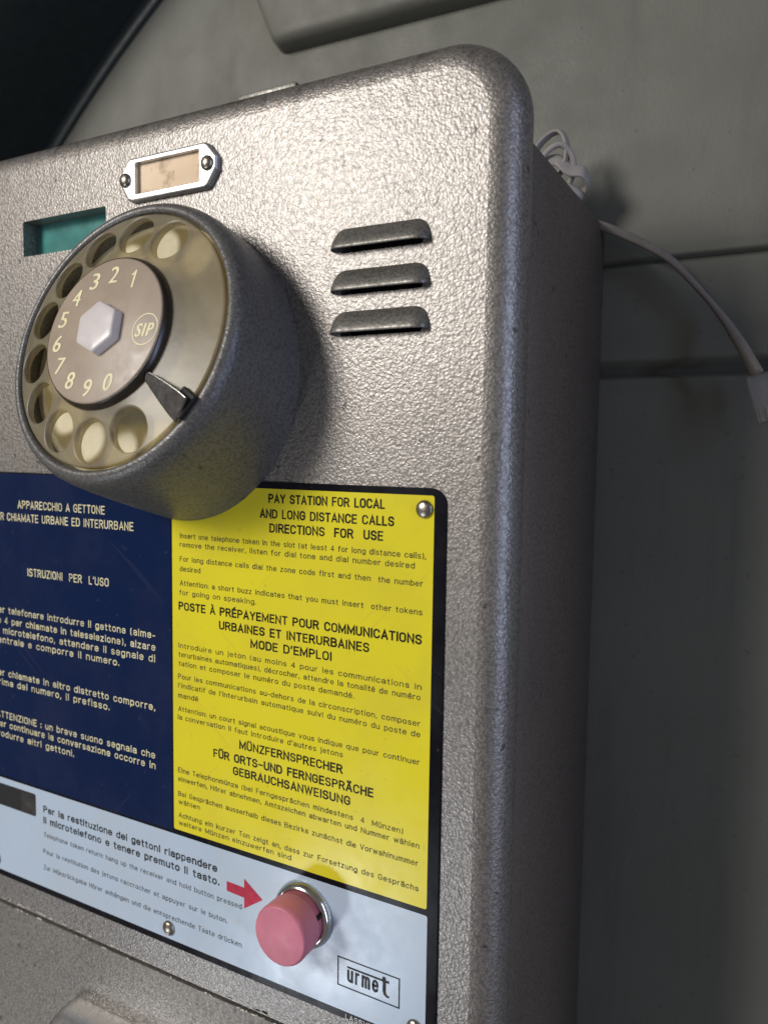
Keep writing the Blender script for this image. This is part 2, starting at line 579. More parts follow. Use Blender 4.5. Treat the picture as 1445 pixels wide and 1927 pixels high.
# moulded grey-green wall, clear plug, amber wheel, teal window, stained card: materials of their own
def wall_material():
    M = Mat("moulded_wall_plastic")
    stain = M.ramp(M.noise(0.012, 5, 0.6), [(0.3, (0.122, 0.124, 0.103)), (0.7, (0.15, 0.15, 0.125))])
    mp = M.n('ShaderNodeMapping')
    mp.inputs['Scale'].default_value = (1.0, 1.0, 0.12)
    M.l(M.coord(), mp.inputs['Vector'])
    runs = M.ramp(M.noise(0.09, 5, 0.65, mp.outputs[0]), [(0.52, 0.0), (0.75, 0.45)])
    dots = M.ramp(M.noise(0.45, 2, 0.4), [(0.70, 0.0), (0.75, 0.5)])
    col = M.mix(M.math('MAXIMUM', runs, dots), stain, (0.085, 0.083, 0.07))
    M.l(col, M.p.inputs['Base Color'])
    M.l(M.ramp(M.noise(0.05, 4), [(0.3, 0.45), (0.7, 0.7)]), M.p.inputs['Roughness'])
    M.l(M.bump(M.noise(0.9, 3), 0.14, 0.5), M.p.inputs['Normal'])
    return M.m

def wheel_material():
    M = Mat("smoky_amber_plastic")
    col = M.ramp(M.noise(0.10, 4, 0.6), [(0.3, (0.30, 0.265, 0.19)), (0.7, (0.42, 0.38, 0.28))])
    M.l(col, M.p.inputs['Base Color'])
    M.set(Roughness=0.28)
    M.l(M.bump(M.noise(0.12, 3), 0.15, 0.6), M.p.inputs['Normal'])
    tr = M.n('ShaderNodeBsdfTransparent')
    tr.inputs[0].default_value = (0.86, 0.79, 0.58, 1)
    ms = M.n('ShaderNodeMixShader')
    ms.inputs[0].default_value = 0.48
    M.l(tr.outputs[0], ms.inputs[1])
    M.l(M.p.outputs[0], ms.inputs[2])
    M.l(ms.outputs[0], M.out.inputs['Surface'])
    return M.m

def clear_material():
    M = Mat("clear_plastic")
    M.set(Base_Color=(0.5, 0.5, 0.5, 1), Roughness=0.2)
    tr = M.n('ShaderNodeBsdfTransparent')
    tr.inputs[0].default_value = (0.85, 0.85, 0.88, 1)
    ms = M.n('ShaderNodeMixShader')
    ms.inputs[0].default_value = 0.14
    M.l(tr.outputs[0], ms.inputs[1])
    M.l(M.p.outputs[0], ms.inputs[2])
    M.l(ms.outputs[0], M.out.inputs['Surface'])
    return M.m

def card_material():
    M = Mat("stained_paper_card")
    f = M.ramp(M.noise(0.22, 4, 0.6), [(0.52, 0.0), (0.66, 0.75)])
    g = M.ramp(M.noise(0.08, 3), [(0.3, (0.80, 0.60, 0.40)), (0.7, (0.86, 0.68, 0.48))])
    M.l(M.mix(f, g, (0.42, 0.28, 0.17)), M.p.inputs['Base Color'])
    M.set(Roughness=0.6)
    return M.m

wall_mat = wall_material()
wheel_mat = wheel_material()
clear_mat = clear_material()
card_mat = card_material()
teal_mat = plain("teal_display_window", (0.06, 0.26, 0.24), 0.25, var=0.35, scale=0.06).m
shell_mat = plain("dark_green_shell", (0.018, 0.024, 0.023), 0.85, spec=0.08).m
cable_mat = plain("pale_grey_cable", (0.19, 0.17, 0.155), 0.5).m
bundle_mat = plain("white_cable", (0.31, 0.285, 0.27), 0.45).m

# ================================================================== wall behind the phone
def arch(r, a0=190, a1=40, n=90, c=(182.6, -226)):
    return [(c[0] + r * math.cos(math.radians(a0 + (a1 - a0) * i / n)), c[1] + r * math.sin(math.radians(a0 + (a1 - a0) * i / n))) for i in range(n + 1)]

wall = thing("booth_wall", "grey green moulded plastic back wall of the phone booth behind the payphone", "wall", (0, 82, -260))

def wall_y(z):
    """profile of the moulded back wall: flat top, two shallow horizontal steps"""
    keys = [(-420, 83), (6, 83), (24, 83.2), (29.0, 84.2), (31.2, 88.0), (35.0, 83.0), (46, 80.6), (57, 80.6), (60.2, 81.2), (61.2, 83.0), (62.4, 80.3), (66, 80), (420, 80)]
    for (a, ya), (b, yb) in zip(keys, keys[1:]):
        if a <= z <= b:
            t = (z - a) / (b - a)
            t = t * t * (3 - 2 * t) if b - a < 20 else t
            return ya + (yb - ya) * t
    return 80

bm = bmesh.new()
zs = [-420, -250, -120, -40, 6, 14, 20] + [24 + 0.45 * i for i in range(100)] + [69, 80, 110, 150, 220, 300, 420]
R_ARCH = 486
rows = []
for z in zs:
    dz = z + 226
    xl = 182.6 - math.sqrt(max(0.0, R_ARCH ** 2 - dz ** 2)) if abs(dz) < R_ARCH else 182.6
    rows.append([bm.verts.new((xl + (560 - xl) * i / 14, wall_y(z), z)) for i in range(15)])
for a, b in zip(rows, rows[1:]):
    for i in range(14):
        bm.faces.new((a[i], a[i + 1], b[i + 1], b[i]))
bmesh.ops.remove_doubles(bm, verts=bm.verts, dist=0.01)
obj("back_panel", bm, wall_mat, wall, angle=60)

# raised rectangular pad moulded into the wall, above the phone
bm = bmesh.new()
prof = [(0.0, 80.3), (0.2, 79.0), (0.9, 75.4), (1.8, 73.6), (3.2, 72.8), (5.0, 72.6)]
rings = []
for ins, y in prof:
    pts = rrect(-25 + ins, 240, 143 + ins, 330, (2.5, 3, 3, 3), 6)
    rings.append([bm.verts.new((x - (z - 143) * 0.45 * (1 if x < 0 else 0), y, z - (0.02 * (x + 27)))) for x, z in pts])
for a, b in zip(rings, rings[1:]):
    n = len(a)
    for i in range(n):
        bm.faces.new((a[i], a[(i + 1) % n], b[(i + 1) % n], b[i]))
bm.faces.new(rings[-1])
obj("raised_pad", bm, wall_mat, wall, angle=70)

# dark hood: short lip standing forward along the arch, then its outer shell
bm = bmesh.new()
sec = [(R_ARCH - 1.0, 80.6), (R_ARCH + 0.4, 79.2), (R_ARCH + 1.6, 76), (R_ARCH + 4, 60), (R_ARCH + 8, 36), (R_ARCH + 13, 34), (R_ARCH + 330, 30)]
rings = [[bm.verts.new((x, y, z)) for x, z in arch(r)] for r, y in sec]
for a, b in zip(rings, rings[1:]):
    for i in range(len(a) - 1):
        bm.faces.new((a[i], a[i + 1], b[i + 1], b[i]))
obj("hood_shell", bm, shell_mat, wall, label="dark green hood shell curving over the wall at upper left")

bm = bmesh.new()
sweep(bm, [(x, 79.2, z) for x, z in arch(R_ARCH - 3.0)], 1.2, 4.2, side=Vector((0, 1, 0)), n=8)  # bead on the hood crease, widened as a dark strip standing in for wall shade
obj("crease_shade_bead", bm, plain("bead_shade_dark", (0.026, 0.034, 0.036), 0.4).m, wall)

# ================================================================== payphone
phone = thing("payphone", "grey hammered metal coin payphone with rotary dial and a yellow and blue instruction plate", "payphone", (0, 80, -240))

# --- front cover: flat face with openings, rounded edges all round
WIN = rrect(-55, -22.5, 60.2, 69.8, 0.5, 2)
COIN = rrect(-96, -54.1, -101.4, -94.6, 0.6, 2)
LOUV = [(46.9, 70.2, zb, zt) for zb, zt in ((50.0, 55.2), (41.1, 46.4), (32.2, 37.6))]
lv_holes = [rrect(x0 + 2.0, x1 - 1.6, zb + 0.1, zt - 1.2, 0.5, 2) for x0, x1, zb, zt in LOUV]
X0, X1, Z0, Z1, RC, RR = -89.0, 89.0, -132.3, 90.4, 17.0, 6.6

def rounded_cover(bm, x0, x1, z0, z1, radii, holes, edges, depth, rr=RR, n=8):
    """face in y = 0; edges = which sides roll back (left, right, bottom, top) by rr"""
    L, Rr, B, T = edges
    def ring(ins):
        k = max(0.3, 0)
        rad = [max(r - ins, 0.4) if r > 1 else r for r in radii]
        return rrect(x0 + ins * L, x1 - ins * Rr, z0 + (ins if B else 0.12 * ins / rr), z1 - (ins if T else 0.12 * ins / rr), rad, 12)
    outer, hs = plate_with_holes(bm, ring(rr), holes, 0.0)
    prev = outer
    for i in range(1, n + 1):
        a = math.pi / 2 * i / n
        ins, y = rr * (1 - math.sin(a)), rr * (1 - math.cos(a))
        cur = [bm.verts.new((x, y, z)) for x, z in ring(ins)]
        for j in range(len(cur)):
            bm.faces.new((prev[j], prev[(j + 1) % len(cur)], cur[(j + 1) % len(cur)], cur[j]))
        prev = cur
    cur = [bm.verts.new((v.co.x, depth, v.co.z)) for v in prev]
    for j in range(len(cur)):
        bm.faces.new((prev[j], prev[(j + 1) % len(cur)], cur[(j + 1) % len(cur)], cur[j]))
    for h in hs:
        inn = [bm.verts.new((v.co.x, 4.6, v.co.z)) for v in h]
        for j in range(len(h)):
            bm.faces.new((h[j], h[(j + 1) % len(h)], inn[(j + 1) % len(h)], inn[j]))

bm = bmesh.new()
rounded_cover(bm, X0, X1, Z0, Z1, (0.4, 0.4, RC, RC), [WIN, COIN] + lv_holes, (1, 1, 0, 1), 7.2)
obj("front_cover", bm, paint, phone, angle=50)

# lower door below the groove
bm = bmesh.new()
rounded_cover(bm, X0, X1, -250, -133.3, (0.4, 0.4, 0.4, 0.4), [], (1, 1, 0, 0), 7.2)
door = obj("lower_door", bm, paint_door, phone, angle=50)

# body box behind the cover
bm = bmesh.new()
prism(bm, rrect(-87.2, 87.2, -250, 72, 1.2, 4), 7.0, 79.6)
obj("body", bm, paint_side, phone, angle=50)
bm = bmesh.new()
add_box(bm, -80, 80, 5.2, 6.9, -145, 84)
obj("inner_tray", bm, dark, phone, smooth=False)

# chips of bare primer along the groove edge: small flakes, part of the cover
bm = bmesh.new()
rnd = random.Random(3)
for i in range(150):
    x = -72 + 112 * rnd.random()
    dens = 0.25 + (0.9 if -72 < x < -58 or 8 < x < 40 else 0)
    if rnd.random() > dens:
        continue
    w, h = 0.3 + 1.3 * rnd.random() ** 2, 0.12 + 0.30 * rnd.random()
    zt = -131.5 + rnd.uniform(-0.25, 0.12)
    if rnd.random() < 0.45:
        zt = -133.35 + rnd.uniform(-0.1, 0.1)
    n = 7
    vs = [bm.verts.new((x + w * math.cos(2 * math.pi * k / n) * rnd.uniform(0.6, 1.1), -0.03, zt + h * math.sin(2 * math.pi * k / n) * rnd.uniform(0.5, 1.1))) for k in range(n)]
    bm.faces.new(vs)
obj("chipped_paint", bm, plain("bare_primer", (0.55, 0.50, 0.42), 0.6).m, phone, smooth=False)

# small sheet tab on the top edge
bm = bmesh.new()
add_box(bm, 17.6, 34.0, 4.0, 12.0, 89.6, 90.85)
bevel(obj("top_tab", bm, paint_slot, phone), 0.2)

# --- display window
bm = bmesh.new()
prism(bm, rrect(-60, -15, 57, 73, 0.5, 2), 4.65, 4.8)
obj("display_window", bm, teal_mat, phone, smooth=False, label="teal display window half hidden behind the dial")

# coin slot lining
bm = bmesh.new()
add_box(bm, -64, -55.6, 2.0, 3.1, -101.0, -96.6)
bevel(obj("coin_slot", bm, steel, phone), 0.3)

# --- louvers
def louver(x0, x1, zb, zt):
    bm = bmesh.new()
    nu, nv = 44, 12
    H = 2.8
    grid = []
    def shape(u, v):
        """u along, v from the top edge (0) down to the lip (1)"""
        e = min(u, 1 - u) * (x1 - x0)
        rad = 3.4
        end = math.sqrt(max(0.0, 1 - (1 - min(1, e / rad)) ** 2))
        # upper edge drops towards the rounded ends
        top = zt - (1 - end) * (zt - zb) * 0.55
        lip = zb + 0.75
        z = top + (lip - top) * v
        h = H * (end ** 0.7) * (1 - (1 - v) ** 1.5)
        return Vector((x0 + (x1 - x0) * u, -h, z))
    for j in range(nv + 1):
        grid.append([bm.verts.new(shape(0.5 - 0.5 * math.cos(math.pi * i / nu), j / nv)) for i in range(nu + 1)])
    for a, b in zip(grid, grid[1:]):
        for i in range(nu):
            bm.faces.new((a[i], a[i + 1], b[i + 1], b[i]))
    # lip turned under, giving the sheet its thickness
    low = grid[-1]
    t1 = [bm.verts.new(v.co + Vector((0, 0.15, -0.22))) for v in low]
    t2 = [bm.verts.new(Vector((v.co.x, min(v.co.y + 0.5, 0.6), v.co.z + 0.05))) for v in low]
    t3 = [bm.verts.new(Vector((v.co.x, min(v.co.y + 1.2, 0.6), v.co.z + 1.8))) for v in low]
    for a, b in ((low, t1), (t1, t2), (t2, t3)):
        for i in range(nu):
            bm.faces.new((a[i], a[i + 1], b[i + 1], b[i]))
    obj("louver", bm, paint_slot, phone, angle=60)
for x0, x1, zb, zt in LOUV:
    louver(x0, x1, zb, zt)

# --- instruction plate: black sheet with three printed fields
bm = bmesh.new()
prism(bm, rrect(-75.2, 75.2, -124.0, 0.0, (1.5, 1.5, 3.6, 3.6), 8), -0.45, 0.3)
plate = obj("instruction_plate", bm, black_enamel, phone, smooth=False)
bevel(plate, 0.15)

def field(name, x0, x1, z0, z1, mat, holes=None, r=0.5):
    bm = bmesh.new()
    pts = rrect(x0, x1, z0, z1, r, 3)
    if holes:
        plate_with_holes(bm, pts, holes, -0.50)
    else:
        bm.faces.new([bm.verts.new((x, -0.50, z)) for x, z in pts])
    return obj(name, bm, mat, phone, smooth=False)

yel = field("yellow_panel", 0.0, 72.5, -91.3, -1.6, yellow_enamel)
blu = field("blue_panel", -74.2, -0.45, -92.0, -0.4, blue_enamel)
whi = field("white_panel", -73.6, 72.7, -122.1, -92.7, white_enamel)
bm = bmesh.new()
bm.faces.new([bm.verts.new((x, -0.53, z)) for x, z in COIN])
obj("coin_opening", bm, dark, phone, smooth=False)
bm = bmesh.new()
bm.faces.new([bm.verts.new((x, -0.55, z)) for x, z in rrect(-60.5, -54.3, -101.1, -95.0, 0.3, 2)])
obj("coin_guide", bm, plain("brown_steel", (0.055, 0.05, 0.05), 0.45, 0.5, var=0.5, scale=0.3).m, phone, smooth=False)

def flat(x, z):
    return Vector((x, -0.56, z))

TEXT_YH = [
    ('PAY STATION FOR LOCAL', 30.1, 60.9, -4.94),
    ('AND LONG DISTANCE CALLS', 27.6, 63.2, -8.53),
    ('DIRECTIONS  FOR  USE', 30.4, 60.6, -11.83),
    ('POSTE À PRÉPAYEMENT POUR COMMUNICATIONS', 2.1, 70.2, -33.32),
    ('URBAINES ET INTERURBAINES', 15.2, 57.5, -36.74),
    ('MODE D’EMPLOI', 24.9, 47.8, -40.08),
    ('MÜNZFERNSPRECHER', 21.5, 51.0, -65.68),
    ('FÜR ORTS–UND FERNGESPRÄCHE', 13.3, 59.0, -69.41),
    ('GEBRAUCHSANWEISUNG', 19.5, 53.1, -72.64),
]
TEXT_YB = [
    ('Insert one telephone token in the slot (at least 4 for long distance calls),', 2.7, 70.8, -15.00),
    ('remove the receiver, listen for dial tone and dial number desired', 2.6, 68.2, -17.22),
    ('For long distance calls dial the zone code first and then  the number', 2.6, 70.2, -20.89),
    ('desired', 2.6, 9.3, -23.39),
    ('Attention: a short buzz indicates that you must insert  other tokens', 2.6, 70.2, -27.01),
    ('for going on speaking.', 2.4, 26.5, -29.42),
    ('Introduire un jeton (au moins 4 pour les communications in', 2.0, 70.3, -43.12),
    ('terurbaines automatiques), décrocher, attendre la tonalité de numéro', 2.0, 70.1, -45.41),
    ('tation et composer le numéro du poste demandé.', 2.0, 53.8, -47.75),
    ('Pour les communications au-dehors de la circonscription, composer', 1.8, 70.2, -51.14),
    ('l’indicatif de l’interurbain automatique suivi du numéro du poste de', 1.8, 70.2, -53.51),
    ('mandé', 1.8, 8.4, -56.10),
    ('Attention: un court signal acoustique vous indique que pour continuer', 1.8, 70.2, -59.61),
    ('la conversation il faut introduire d’autres jetons', 1.6, 51.0, -61.83),
    ('Eine Telephonmünze (bei Ferngesprächen mindestens  4  Münzen)', 1.6, 66.5, -75.83),
    ('einwerfen, Hörer abnehmen, Amtszeichen abwarten und Nummer wählen', 1.6, 70.5, -78.17),
    ('Bei Gesprächen ausserhalb dieses Bezirks zunächst die Vorwahlnummer', 1.6, 70.3, -82.14),
    ('wählen', 1.7, 8.8, -84.26),
    ('Achtung ein kurzer Ton zeigt an, dass zur Forsetzung des Gesprächs', 1.7, 70.5, -87.80),
    ('weitere Münzen einzuwerfen sind', 1.7, 37.0, -89.90),
]
TEXT_BH = [
    ('APPARECCHIO A GETTONE', -59.2, -23.8, -10.41),
    ('PER CHIAMATE URBANE ED INTERURBANE', -70.5, -13.4, -14.22),
    ('ISTRUZIONI  PER  L’USO', -55.5, -22.7, -29.85),
]
TEXT_BB = [
    ('Per telefonare introdurre il gettone (alme-', -70.9, -6.0, -41.89),
    ('no 4 per chiamate in teleselezione), alzare', -71.2, -6.0, -45.10),
    ('il microtelefono, attendere il segnale di', -70.0, -6.1, -48.13),
    ('centrale e comporre il numero.', -71.4, -19.1, -51.02),
    ('Per chiamate in altro distretto comporre,', -71.8, -6.2, -61.03),
    ('prima del numero, il prefisso.', -71.7, -23.0, -63.88),
    ('ATTENZIONE : un breve suono segnala che', -71.0, -6.4, -73.99),
    ('per continuare la conversazione occorre in', -71.3, -6.3, -76.82),
    ('trodurre altri gettoni.', -72.1, -37.4, -79.89),
]
TEXT_WH = [
    ('Per la restituzione dei gettoni riappendere', -50.8, 14.4, -99.25),
    ('il microtelefono e tenere premuto il tasto.', -50.9, 15.1, -102.58),
]
TEXT_WB = [
    ('Telephone token return: hang up the receiver and hold button pressed', -50.8, 22.2, -106.60),
    ('Pour la restitution des jetons raccrocher et appuyer sur le buton.', -51.2, 17.7, -111.75),
    ('Zur Münzrückgabe Hörer anhängen und die entsprechende Taste drücken', -51.2, 22.2, -116.62),
]
TEXT_LG = [
    ('urmet', 52.8, 63.6, -114.47),
]


def lettering(parent, specs, mat, name="lettering"):
    bm = bmesh.new()
    for rows, cap, pen in specs:
        sign_lines(bm, rows, cap, pen, flat)
    o = obj(name, bm, mat, parent, smooth=False)
    return o

lettering(yel, [(TEXT_YH, 2.15, 0.19)], ink_black, "heading_lettering")
lettering(yel, [(TEXT_YB, 1.34, 0.082)], ink_thin)
lettering(blu, [(TEXT_BH, 2.3, 0.15), (TEXT_BB, 2.02, 0.135)], ink_cream)
lettering(whi, [(TEXT_WH, 2.12, 0.18)], ink_black, "heading_lettering")
lettering(whi, [(TEXT_WB, 1.42, 0.075)], ink_thin)
lettering(plate, [([("LASSVEN", 52.5, 60.6, -123.8)], 1.25, 0.085)], plain("white_print", (0.75, 0.75, 0.75), 0.5).m)

# red arrow
bm = bmesh.new()
bm.faces.new([bm.verts.new(flat(x, z)) for x, z in ((17.5, -100.6), (23.0, -100.75), (23.0, -98.4), (28.6, -102.25), (23.0, -106.1), (23.0, -103.35), (17.5, -103.1))])
obj("red_arrow", bm, ink_red, whi, smooth=False)

# maker's mark: boxed word whose t carries a long bar
bm = bmesh.new()
def strip(x0, x1, z0, z1):
    bm.faces.new([bm.verts.new(flat(x, z)) for x, z in ((x0, z0), (x1, z0), (x1, z1), (x0, z1))])
strip(50.2, 66.4, -109.45, -109.15)
strip(50.2, 66.4, -116.25, -115.95)
strip(50.2, 50.5, -115.95, -109.45)
strip(66.1, 66.4, -115.95, -109.45)
strip(52.8, 61.9, -111.3, -110.85)
sign_lines(bm, [("urme", 52.8, 61.0, -114.6)], 4.0, 0.30, flat, gap=0.42)
bm.faces.new([bm.verts.new(flat(x, z)) for x, z in ((61.9, -111.35), (62.1, -111.35), (62.1, -113.6), (62.35, -114.3), (63.0, -114.75), (63.75, -114.75), (63.75, -114.3), (63.2, -114.2), (62.9, -113.7), (62.9, -111.35), (63.7, -111.35), (63.7, -110.8), (62.9, -110.8), (62.75, -110.1), (62.1, -110.1), (61.9, -110.8))])
obj("emblem", bm, ink_black, whi, smooth=False)

# rivets holding the plate
for x, z in ((70.3, -4.5), (-2.0, -119.1), (70.2, -119.2), (-72.9, -119.0)):
    bm = bmesh.new()
    dome(bm, x, z, 1.95, 1.1, -0.5)
    obj("rivet", bm, steel, phone, angle=60)

# --- push button
bm = bmesh.new()
bt = (Vector((40.8, -0.5, -102.0)), Vector((1, 0, 0)), Vector((0, 0, 1)), Vector((0, -1, 0)))
lathe(bm, [(0, 10.05), (6.4, 10.0), (6.62, 9.93), (6.8, 9.75), (7.0, 9.3), (7.05, 8.9), (6.95, 4.2), (6.75, 3.9), (6.35, 3.8), (6.3, 0.5)], bt, 72)
button = obj("push_button", bm, pink, phone, angle=22, label="pink round push button in a chrome ring")
bm = bmesh.new()
lathe(bm, [(6.1, 0.3), (6.0, 0.9), (6.25, 1.7), (6.6, 2.05), (7.0, 2.0), (7.5, 1.55), (7.85, 0.9), (8.0, 0.3), (8.0, -0.1)], bt, 72)
obj("chrome_ring", bm, chrome, button, angle=60)
bm = bmesh.new()
add_box(bm, 46.3, 47.2, -4.6, -2.0, -99.7, -99.0)
obj("slot_mark", bm, dark, button, smooth=False)

# --- chrome part on the lower door
bm = bmesh.new()
lathe(bm, [(0, 0), (8, 0.15), (11, 0.6), (12.4, 1.6), (13.1, 3.2), (13.2, 5), (13.2, 52), (12, 54), (0, 54.2)], (Vector((-41.0, -2.0, -165.0)), Vector((0, -1, 0)), Vector((0, 0, 1)), Vector((1, 0, 0))), 64)
obj("chrome_knob", bm, plain("brushed_chrome", (0.80, 0.81, 0.83), 0.30, 1.0, var=0.08, scale=0.3).m, door, angle=60)

# --- label holder
bm = bmesh.new()
OUT = [(-14.9, 73.4), (-14.9, 75.6), (-12.6, 78.6), (-11.6, 79.1), (11.8, 79.1), (12.8, 78.6), (15.3, 75.7), (15.3, 73.3), (12.8, 69.8), (11.8, 69.3), (-11.4, 69.3), (-12.6, 69.8)]
OUT = [(x - 0.2, z) for x, z in OUT]
INN = rrect(-10.3, 10.3, 70.6, 78.1, 0.3, 2)
rings = []
for y, grow in ((-1.6, 0.0), (-1.25, 0.35), (0.05, 0.45)):
    rings.append((y, grow))
def scaled(pts, g):
    cx, cz = 0.0, 74.2
    return [(x + g * (1 if x > cx else -1), z + g * (1 if z > cz else -1)) for x, z in pts]
outer, hs = plate_with_holes(bm, OUT, [INN], -1.6)
prev = outer
for y, g in rings[1:]:
    cur = [bm.verts.new((x, y, z)) for x, z in scaled(OUT, g)]
    for i in range(len(cur)):
        bm.faces.new((prev[i], prev[(i + 1) % len(cur)], cur[(i + 1) % len(cur)], cur[i]))
    prev = cur
inn = [bm.verts.new((v.co.x, 0.0, v.co.z)) for v in hs[0]]
for i in range(len(inn)):
    bm.faces.new((hs[0][i], hs[0][(i + 1) % len(inn)], inn[(i + 1) % len(inn)], inn[i]))
holder = obj("label_holder", bm, alu, phone, smooth=False)
bevel(holder, 0.18)
bm = bmesh.new()
prism(bm, rrect(-10.28, 10.28, 70.65, 78.05, 0.2, 2), -0.30, -0.05)
obj("card", bm, card_mat, holder, smooth=False, label="stained cream paper card without writing")
for x, z in ((-13.6, 74.3), (12.9, 74.4)):
    bm = bmesh.new()
    dome(bm, x, z, 1.75, 1.2, -1.55)
    obj("screw", bm, steel, holder, angle=60)

# --- rotary dial, its axis tipped upwards
TILT = math.radians(16.4)
DN = Vector((0, -math.cos(TILT), math.sin(TILT)))
DU = Vector((1, 0, 0))
DV = Vector((0, math.sin(TILT), math.cos(TILT)))
DO = Vector((3.47, 0, 25.7))
FR = (DO, DU, DV, DN)

def dp(a, b, s):
    return DO + DU * a + DV * b + DN * s

bm = bmesh.new()
lathe(bm, [(34.9, -11), (34.8, 4), (34.6, 12), (34.3, 17), (34.0, 19.2), (33.4, 20.8), (32.6, 21.8), (31.7, 22.25), (31.0, 22.1), (30.7, 21.6), (30.6, 20.5), (30.6, 14)], FR, 144)
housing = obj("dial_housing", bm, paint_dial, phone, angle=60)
# black block the finger stop is screwed to, let into the rim
bm = bmesh.new()
ang = math.radians(-33.5)
ca, sa = math.cos(ang), math.sin(ang)
def blk(r, t, s):
    return dp(r * ca - t * sa, r * sa + t * ca, s)
vs = [bm.verts.new(blk(r, t, s)) for r in (27.2, 31.6) for t in (-2.9, 2.9) for s in (22.3, 23.5)]
for q in ((0, 1, 3, 2), (4, 6, 7, 5), (0, 4, 5, 1), (2, 3, 7, 6), (0, 2, 6, 4), (1, 5, 7, 3)):
    bm.faces.new([vs[i] for i in q])
bevel(obj("stop_block", bm, rubber, housing), 0.3)

bm = bmesh.new()
lathe(bm, [(0, 16.5), (20, 16.5), (30.65, 16.7)], FR, 96)
obj("dial_base", bm, base_mat, housing)

# finger wheel with ten holes
bm = bmesh.new()
N = 144
outer = [(30.1 * math.cos(2 * math.pi * i / N), 30.1 * math.sin(2 * math.pi * i / N)) for i in range(N)]
inner = [(16.0 * math.cos(2 * math.pi * i / 72), 16.0 * math.sin(2 * math.pi * i / 72)) for i in range(72)]
holes = []
for k in range(10):
    a = math.radians(63.5 + 25.9 * k)
    c0 = (24.4 * math.cos(a), 24.4 * math.sin(a))
    holes.append([(c0[0] + 4.75 * math.cos(2 * math.pi * i / 40), c0[1] + 4.75 * math.sin(2 * math.pi * i / 40)) for i in range(40)])
def wheel_s(r, top):
    rise = 2.2 * max(0.0, min(1.0, (30.1 - r) / 12.0))          # the wheel rises a little to its centre
    return (22.0 + rise) if top else (20.2 + rise * 0.6)
edges, loops = [], []
for pts in [outer, inner] + holes:
    vs = [bm.verts.new((x, y, 0)) for x, y in pts]
    loops.append(vs)
    edges += [bm.edges.new((vs[i], vs[(i + 1) % len(vs)])) for i in range(len(vs))]
bmesh.ops.triangle_fill(bm, use_beauty=True, use_dissolve=False, edges=edges)
top_faces = list(bm.faces)
dupl = {}
for v in list(bm.verts):
    r = math.hypot(v.co.x, v.co.y)
    dupl[v] = (bm.verts.new(dp(v.co.x, v.co.y, wheel_s(r, False))), dp(v.co.x, v.co.y, wheel_s(r, True)))
for f in top_faces:
    bm.faces.new([dupl[v][0] for v in f.verts][::-1])
for vs in loops:
    for i in range(len(vs)):
        a, b = vs[i], vs[(i + 1) % len(vs)]
        bm.faces.new((a, b, dupl[b][0], dupl[a][0]))
for v, (lo, co) in dupl.items():
    v.co = co
wheel = obj("finger_wheel", bm, wheel_mat, housing, smooth=True, angle=40)
bevel(wheel, 0.45, 3, 50)

# number disc on its dark-edged boss
bm = bmesh.new()
lathe(bm, [(17.95, 22.8), (17.9, 24.3), (17.6, 25.1), (17.3, 25.55), (17.2, 25.75), (16.9, 25.7), (16.9, 25.2)], FR, 96)
boss = obj("disc_rim", bm, disc_edge, wheel, angle=50)
bm = bmesh.new()
lathe(bm, [(0, 26.0), (16.6, 26.0), (16.95, 25.85), (16.98, 25.3)], FR, 96)
disc = obj("number_disc", bm, disc_mat, wheel, angle=40)

bm = bmesh.new()
def on_disc(x, z):
    return dp(x, z, 26.06)
nums = [13.0, 13.1, 13.3, 13.3, 13.5, 13.5, 13.3, 13.1, 13.3, 13.3]
degs = [61.5, 89.5, 115, 141, 165.5, 190.5, 216, 241, 268, 294]
for ch, r, d in zip("1234567890", nums, degs):
    x, z = r * math.cos(math.radians(d)), r * math.sin(math.radians(d))
    w = 1.15 if ch == "1" else 2.35
    h = 4.1
    lean = 0.10
    cu_rows = [(ch, -w / 2, w / 2, -h / 2)]
    if ch == "1":
        bm.faces.new([bm.verts.new(on_disc(x + a + lean * c, z + c)) for a, c in ((-0.1, -2.05), (0.5, -2.05), (0.5, 2.05), (0.05, 2.05), (-0.25, 1.55), (-0.8, 1.2), (-0.8, 0.7), (-0.1, 1.0))])
        continue
    lines_mesh(bm, cu_rows, h, 0.12, lambda a, b, x=x, z=z: on_disc(x + a + lean * b, z + b))
obj("numerals", bm, ink_cream, disc, smooth=False)
bm = bmesh.new()
def ring_flat(cx, cz, r0, r1, n=64):
    a = [bm.verts.new(on_disc(cx + r0 * math.cos(2 * math.pi * i / n), cz + r0 * math.sin(2 * math.pi * i / n))) for i in range(n)]
    b = [bm.verts.new(on_disc(cx + r1 * math.cos(2 * math.pi * i / n), cz + r1 * math.sin(2 * math.pi * i / n))) for i in range(n)]
    for i in range(n):
        bm.faces.new((a[i], a[(i + 1) % n], b[(i + 1) % n], b[i]))
ring_flat(12.9, -0.75, 3.35, 3.62)
lines_mesh(bm, [("SIP", -2.35, 2.35, -1.6)], 3.1, 0.14, lambda a, b: on_disc(12.95 + a + 0.14 * b, -0.75 + b))
obj("emblem", bm, ink_cream, disc, smooth=False)

